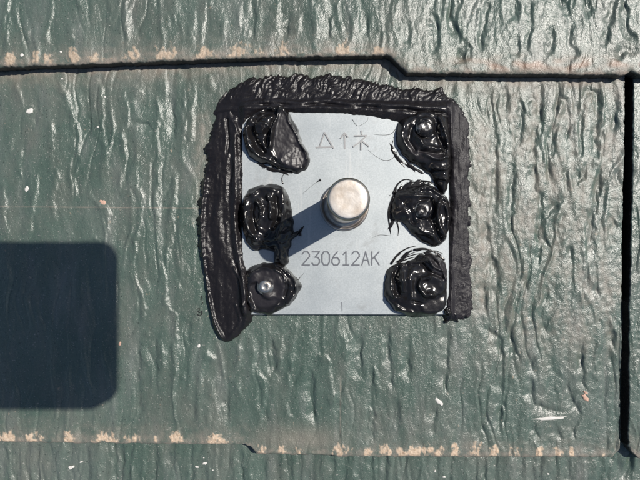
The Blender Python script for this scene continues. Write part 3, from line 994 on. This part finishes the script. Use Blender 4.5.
sealant('sealant_dab', [(395.6, 193), (404, 189), (412, 187), (421, 184.5), (430.7, 184), (440, 191), (450, 199), (454, 216), (449, 236), (443, 243), (436.6, 247), (423.7, 242), (412, 233), (403, 222), (393, 219), (391.5, 206)],
        dab_height(424, 211, 3.8, 9, 1400, [
            ([(414, 192), (426, 188), (436, 192), (444, 200)], 1.8, 1.3), ([(400, 196), (414, 196), (428, 196)], 2.0, 0.8), ([(439, 200), (436, 212), (438, 226), (444, 236)], 2.2, 1.4),
            ([(432, 222), (436, 232), (440, 240)], 1.8, -1.2), ([(408, 222), (418, 230), (430, 236)], 2.2, 1.0), ([(443, 206), (447, 216), (446, 228)], 1.8, 1.1), ([(404, 204), (410, 212), (414, 222)], 2.6, -0.8),
            ([(431, 200), (433, 210), (430, 219)], 1.6, -1.2)], (5.6, 0.9, 0.16), 0.5, (423.7, 210, 7.6, 1.1)),
        M_GLOSS, 'black sealant dab with thin smeared arcs on its left, halfway down the right bead', 4.8, seed=51, group=GD)
sealant('sealant_dab', [(388, 271), (397, 264), (407, 263), (415, 259), (419, 256), (430.7, 254), (442.4, 258), (449, 270.4), (449, 294), (446, 309), (433, 317.5), (419, 319), (402, 315), (393, 308.5), (385, 296), (386, 282)],
        dab_height(415, 290, 4.6, 13, 1500, [
            ([(428, 276), (421, 279), (418, 286), (423, 294), (430, 293)], 2.4, 1.7), ([(392, 272), (389, 284), (393, 296)], 2.0, 1.2), ([(399, 267), (395, 280), (398, 294)], 2.2, -1.3),
            ([(403, 264), (400, 276), (403, 290)], 2.4, 1.0), ([(403, 264), (416, 262), (430, 260)], 1.6, 1.2), ([(388, 298), (398, 308), (412, 313)], 2.4, 1.0),
            ([(426, 258), (433, 266), (441, 270)], 1.7, 1.4), ([(422, 264), (430, 272), (441, 277)], 1.6, -1.2), ([(434, 258), (440, 266), (446, 280)], 1.6, 1.2),
            ([(411, 268), (409, 282), (411, 298)], 3.0, 0.8), ([(412, 300), (426, 303), (444, 298)], 1.8, -0.9)], (6.5, 0.8, 0.06), 0.7, None),
        M_GLOSS, 'fat domed black sealant dab with wet shine, at the lower right plate corner', 5.5, seed=61, group=GD,
        matte=([(425, 256), (437, 256), (446, 266), (447, 282), (438, 278), (430, 268)], 0.16),
        planes=[([(424, 300), (436, 296), (446, 295), (445, 308), (434, 315), (422, 313)], 4.4, -0.06, 0.05, 432, 305, 0.0)])


# beads sealing the plate to the slate
def left_fray(X, Y, D):
    out = 1 - sstep(206, 222, X + 0 * Y)
    low = sstep(255, 270, Y)
    return out * (1 - 0.8 * low) * (1.8 * noise(Y / 2.6 + X * 0.12, X / 6, 71) + 3.4 * noise(Y / 9, X / 20, 72) + 0.6)


def left_h(X, Y, D):
    ridge = np.exp(-((X - 236.5 - 0.02 * (Y - 200) - 2.5 * sstep(240, 300, Y) * 3) / 4.2) ** 2)
    h = dome(D, 12, 2.7, 2.2) * (0.45 + 0.55 * sstep(100, 150, Y))
    h = h + sstep(0.5, 5, D) * (1.3 * ridge * sstep(112, 145, Y) + 0.17 * fbm((Y + 0.35 * X + 3 * noise(X / 9, Y / 9, 77)) / 4.2, X / 13, 73, 3) * (1 - 0.7 * sstep(210, 230, X))
                                + 0.5 * noise(X / 9, Y / 40, 74) + 0.14 * noise(X / 3, Y / 5, 75))
    h = add_lines(h, X, Y, [([(231, 140), (230, 180), (230, 220), (232, 250), (238, 275), (243, 300)], 2.6, -0.6), ([(205, 180), (201, 220), (203, 260), (208, 296), (214, 322), (222, 338)], 2.2, 1.5),
                            ([(232, 120), (238, 132), (240, 150)], 1.8, 0.8), ([(236, 305), (240, 322), (232, 334)], 1.8, 0.8),
                            ([(226, 118), (228, 140), (227, 152)], 1.6, -1.0), ([(234, 268), (240, 282), (244, 304)], 1.4, 0.9)])
    return np.maximum(h, 0.1)


GB = 'black sealant beads along the plate edges'
sealant('sealant_bead', [(203, 171), (207, 135), (211, 122), (220, 104), (237, 90), (247, 92), (250, 108), (244, 122), (240, 140), (241.5, 155), (243, 170), (242, 190), (240, 205), (239, 225), (242, 245), (244, 263), (249, 280),
                         (250, 300), (252, 315), (249, 324), (240, 333), (234.5, 339), (225, 343.5), (214.6, 334), (210, 317), (206, 294), (203.5, 270), (199, 252), (197, 237), (197.5, 218), (200, 183)],
        left_h, M_BEAD, 'thick black sealant bead with frayed outer edge, running down the left side of the plate', 3.2, (1.0, 9.0), 71, GB, fray=left_fray)


def top_fray(X, Y, D):
    out = 1 - sstep(84, 96, Y - 0.5 * np.clip(245 - X, 0, 30))
    return out * (2.6 * noise((X - 0.55 * (90 - Y) + 3 * noise(X / 14, Y / 14, 80)) / 2.9, Y / 13, 81) + 3.6 * noise((X - 0.5 * (90 - Y)) / 10, Y / 20, 82) + 0.4)


def top_h(X, Y, D):
    yr = 104.5 + 0.06 * (X - 300) * sstep(300, 420, X)
    h = dome(D, 16, 2.3, 1.7) * (1 - 0.45 * sstep(436, 456, X) - 0.5 * (1 - sstep(212, 246, X)))
    s = X - (0.75 + 0.5 * noise(X / 40, 0 * Y, 79)) * (100 - Y) + 5 * noise(X / 13, Y / 11, 78)
    h = h + sstep(0.3, 4, D) * (0.40 * fbm(s / 4.2, Y / 13, 83, 3) * (1 - sstep(94, 104, Y)) + 0.30 * noise(s / 8, Y / 20, 84) + 1.3 * (1 - sstep(430, 450, X)) * sstep(232, 262, X) * np.exp(-((Y - yr + 3 - 2.2 * noise(X / 26, 0 * Y, 68)) / 3.0) ** 2)
                                - 1.0 * sstep(240, 262, X) * np.exp(-((Y - yr - 0.6 - 2.2 * noise(X / 26, 0 * Y, 68)) / 1.3) ** 2) * sstep(-0.35, 0.2, noise(X / 18, 0 * Y, 69)) + 0.5 * np.exp(-((Y - yr - 4.5) / 2.4) ** 2) + 0.12 * noise(X / 7, Y / 2.5, 85))
    return np.maximum(h, 0.1)


sealant('sealant_bead', [(212, 112), (221, 98), (231, 87.5), (242, 80.5), (252, 77), (265, 75.5), (291, 73.5), (313, 74), (337.5, 73.5), (361.5, 78), (377, 81), (392.5, 85), (400, 87.5), (412, 84.5), (428, 87), (442, 88), (447, 93), (455, 98), (462, 107), (466, 116), (455, 121), (440, 118),
                         (420, 120), (403, 123), (392.5, 120.5), (372, 116), (344, 113.5), (320, 113), (293, 112.5), (270, 112), (252, 116), (243, 121), (233, 121), (223, 117)],
        top_h, M_BEAD, 'black sealant bead with feathery brushed upper edge, running along the top of the plate', 3.0, (0.8, 7.0), 81, GB, fray=top_fray)


def right_fray(X, Y, D):
    out = sstep(460, 466, X)
    return out * (1.0 * noise(X / 3, Y / 2.7, 86) + 1.0 * noise(X / 3, Y / 6, 65) + 2.2 * noise(X / 9, Y / 13, 87))


def right_h(X, Y, D):
    h = dome(D, 8, 2.2, 2.4) * (0.8 + 0.2 * sstep(106, 128, Y) + 0.08 * noise(X / 8, Y / 12, 67))
    h = h + sstep(0.5, 4, D) * (0.7 * np.exp(-((X - 451.5) / 2.6) ** 2) - 0.05 * (X - 460) + 0.20 * noise(X / 2.6, Y / 30, 88) + 0.14 * noise(X / 9, Y / 30, 89) + 0.05 * noise(X / 4, Y / 5, 66)
                                + 0.16 * noise(X / 2.4, Y / 3.0, 90) * sstep(240, 290, Y) * sstep(455, 462, X))
    return np.maximum(h, 0.1)


sealant('sealant_bead', [(444, 103), (452, 99), (461, 106), (467, 117), (470.5, 132), (471.5, 150), (471, 172), (470.5, 207), (471, 237), (472.5, 270), (473.5, 300), (472, 314), (462, 320), (450, 318), (447, 305), (449, 287), (448.5, 270),
                         (451, 230), (452, 200), (451, 172), (452, 154), (448, 137), (447, 116)],
        right_h, M_TOOLED, 'smooth matt grey-black sealant bead, straight strip down the right side of the plate', 3.0, (0.7, 8.0), 91, GB, fray=right_fray)

# ragged crumb at the foot of the right bead
sealant('sealant_crumb', [(444, 312), (449, 306), (455, 309), (459, 305), (461, 312), (468, 315), (461, 318), (460, 324), (453, 321), (447, 325), (446, 318)],
        dab_height(453, 316, 2.6, 5, 1600, [], (3.0, 0.6, 0.4), 0.9, None), M_GLOSS, 'small ragged black sealant crumb at the lower end of the right bead', 3.0, (1.6, 3.5), 101, cut=-2.0)

# screws: pan heads with a driver recess (parts of the plate thing)
def screw(px, py, z, r, mat):
    x, y = P(px, py, z)
    bm = bmesh.new()
    lathe(bm, [(r * 0.45, PT - 4), (r * 0.45, z - 1.6), (r * 1.25, z - 1.6), (r * 1.25, z - 1.1), (r, z - 1.0), (r * 0.95, z - 0.4), (r * 0.72, z), (r * 0.40, z + 0.15), (r * 0.28, z), (0, z - 0.12)], x, y, 24)
    return bm_obj('screw', bm, mat, plate_thing, True, (x, y, z))


screw(265, 287, PT + 5.0, 3.1, M_SCREW)
screw(425.5, 127, PT + 6.2, 3.4, M_SMEAR)
screw(423.7, 210, PT + 5.9, 3.2, M_SMEAR)
for px, py in ((260, 129), (262, 212), (423, 287)):
    screw(px, py, PT + 2.6, 2.6, M_SMEAR)


# fine strands and smears pulled out of the dabs
def strand(name, pts, r0, parent, mat=None, label=None, lift=0.1):
    pts = smooth_line(pts, 5)
    n = len(pts)
    rr = [r0 * (1 - 0.75 * i / (n - 1)) for i in range(n)]
    co = [(*P(a, b, PT), PT + lift * 0.5 + rr[i] * 0.2) for i, (a, b) in enumerate(pts)]
    bm = bmesh.new()
    tube(bm, co, rr, 6)
    o = bm_obj(name, bm, mat or M_GLOSS, parent, True, co[0])
    return o


dabs = [o for o in scene.objects if o.name.startswith('sealant_dab')]
strand('strand', [(394, 219), (389.5, 226), (391, 235)], 0.45, dabs[4])
strand('strand', [(394, 196), (389.5, 208), (388.6, 218), (390.8, 234)], 0.8, dabs[4])
strand('strand', [(393, 194), (398, 184), (405, 179.5), (414, 181)], 0.55, dabs[4])
strand('strand', [(397, 222), (398.5, 229), (398, 236)], 0.4, dabs[4])
strand('strand', [(391, 264), (398, 254.5), (407, 248.5), (416, 246)], 0.6, dabs[5])
strand('strand', [(396, 262.5), (406, 256), (416, 252), (422, 250)], 0.3, dabs[5])
strand('strand', [(394, 268), (402, 259.5), (413, 255), (424, 253)], 0.5, dabs[5])
strand('strand', [(400, 262), (411, 258), (420, 256.5)], 0.35, dabs[5])
strand('strand', [(414, 250), (425, 249), (436, 253), (443, 260)], 0.7, dabs[5])
strand('strand', [(426, 252), (436, 251), (443, 254)], 0.4, dabs[5])
strand('strand', [(421, 181), (430, 182), (437, 187)], 0.5, dabs[4])
strand('strand', [(406, 183), (415, 182), (424, 183)], 0.3, dabs[4])
strand('strand', [(398, 190), (404, 185.5), (412, 183.5)], 0.3, dabs[4])
strand('strand', [(258, 163), (263, 167), (271, 168)], 0.35, dabs[0])
strand('strand', [(264, 165.5), (272, 169.5), (281, 171)], 0.25, dabs[0])
strand('strand', [(300, 236), (300.5, 232), (304, 226)], 0.8, dabs[1])
strand('strand', [(283, 184), (282, 178), (284.5, 173)], 0.35, dabs[1])
strand('strand', [(298, 280), (301, 276.5), (304.5, 272.5)], 0.16, dabs[2])
strand('strand', [(400, 146), (393, 158), (385, 160.5), (377, 157), (368, 150)], 0.14, dabs[3])
strand('strand', [(397, 127), (391, 134), (381, 135), (372, 134)], 0.14, dabs[3])
strand('strand', [(391, 236), (380, 235), (372, 238)], 0.12, dabs[4])
strand('strand', [(352, 119), (358, 126), (367, 121), (368, 117)], 0.10, dabs[3])

def smear(poly, dab, seed, ang):
    """a thin dragged film of sealant lying on the plate"""
    ca, sa = math.cos(ang), math.sin(ang)

    def fr(X, Y, D):
        u, v = X * ca + Y * sa, -X * sa + Y * ca
        return 3.2 * noise(u / 22, v / 1.9, seed + 30) + 2.0 * noise(u / 9, v / 4, seed + 31) - 0.8

    def hh(X, Y, D):
        return np.clip(D * 0.12, 0, 0.22)
    o = sealant('smear', poly, hh, M_GLOSS, None, 3.0, (0.6, 6.0), seed, None, None, cut=-1.6, fray=fr)
    o.parent = dab
    o.location = Vector(o.location) - world_loc(dab)
    return o


smear([(389, 272), (397, 259), (408, 251), (417, 249), (410, 255), (402, 262), (396, 270)], dabs[5], 2100, -0.75)
smear([(424, 252), (434, 251), (442, 255), (446, 263), (438, 258), (428, 257)], dabs[5], 2110, 0.4)
smear([(391, 232), (388, 212), (391, 196), (400, 186), (412, 181), (424, 181), (432, 186), (412, 190), (398, 200), (396, 222)], dabs[4], 2200, -1.1)
smear([(252, 158), (262, 161), (276, 166), (292, 170), (286, 175), (268, 171), (256, 165)], dabs[0], 2300, 0.35)
smear([(396, 134), (394, 146), (400, 156), (412, 164), (424, 172), (420, 174), (404, 166), (392, 154), (391, 142)], dabs[3], 2500, 0.8)

# tiny crumb with a hair tail between the letters and the stud
bm = bmesh.new()
cx0, cy0 = P(320.8, 179.8, PT)
pts = smooth_line([(320.8, 179.8), (316, 182.6), (310, 187.5), (303, 193.5)], 5)
tube(bm, [(*P(a, b, PT), PT + 0.15) for a, b in pts], [0.7 if i == 0 else max(0.05, 0.55 * (1 - i / 5)) for i in range(len(pts))], 7)
o = bm_obj('sealant_speck', bm, M_GLOSS, None, True, (cx0, cy0, PT))
tag(o, 'tiny black sealant speck with a hair thin tail, on bare plate beside the stud', 'sealant')

# ------------------------------------------------------------------ the phone held over the roof: its shadow falls on the slate at the left
zp = CAM_H + 6.0
shx = zp / math.tan(SUN_EL) * math.cos(SUN_AZ)
shy = zp / math.tan(SUN_EL) * math.sin(SUN_AZ)
ex, ytop_s = P(118.5, 241.5)
_, ybot_s = P(118.5, 403.5)
pw = ytop_s - ybot_s
pl = 164.0
phx = ex - pl / 2 + shx
phy = (ytop_s + ybot_s) / 2 + shy
phone = empty('smartphone', (phx, phy, zp))
tag(phone, 'dark smartphone held over the roof, seen only by its rounded shadow on the slate', 'smartphone')


def rrect(cx, cy, w, h, r, n=8):
    out = []
    for sx, sy, a0 in ((1, 1, 0), (-1, 1, 90), (-1, -1, 180), (1, -1, 270)):
        for k in range(n + 1):
            a = math.radians(a0 + 90 * k / n)
            out.append((cx + sx * (w / 2 - r) + r * math.cos(a), cy + sy * (h / 2 - r) + r * math.sin(a)))
    return out


bm = bmesh.new()
prism(bm, rrect(phx, phy, pl, pw, 9.0), zp, zp + 8.4)
body = bm_obj('body', bm, M_PHONE, phone, False, (phx, phy, zp))
bm = bmesh.new()
prism(bm, rrect(phx, phy, pl - 5, pw - 5, 7.0), zp + 8.4, zp + 8.7)
bm_obj('screen', bm, M_LENS, phone, False, (phx, phy, zp))
bump_x, bump_y = phx + pl / 2 - 22, phy - pw / 2 + 14
bm = bmesh.new()
prism(bm, rrect(bump_x, bump_y, 36, 18, 5.0), zp - 1.2, zp + 0.2)
isl = bm_obj('camera_island', bm, M_PHONE, phone, False, (bump_x, bump_y, zp))
for dx in (-11, 0, 11):
    bm = bmesh.new()
    lathe(bm, [(0, zp - 1.8), (3.0, zp - 1.8), (3.6, zp - 1.4), (3.6, zp - 1.1), (0, zp - 1.1)], bump_x + dx, bump_y, 24)
    bm_obj('lens', bm, M_LENS, isl, True, (0, 0, 0))
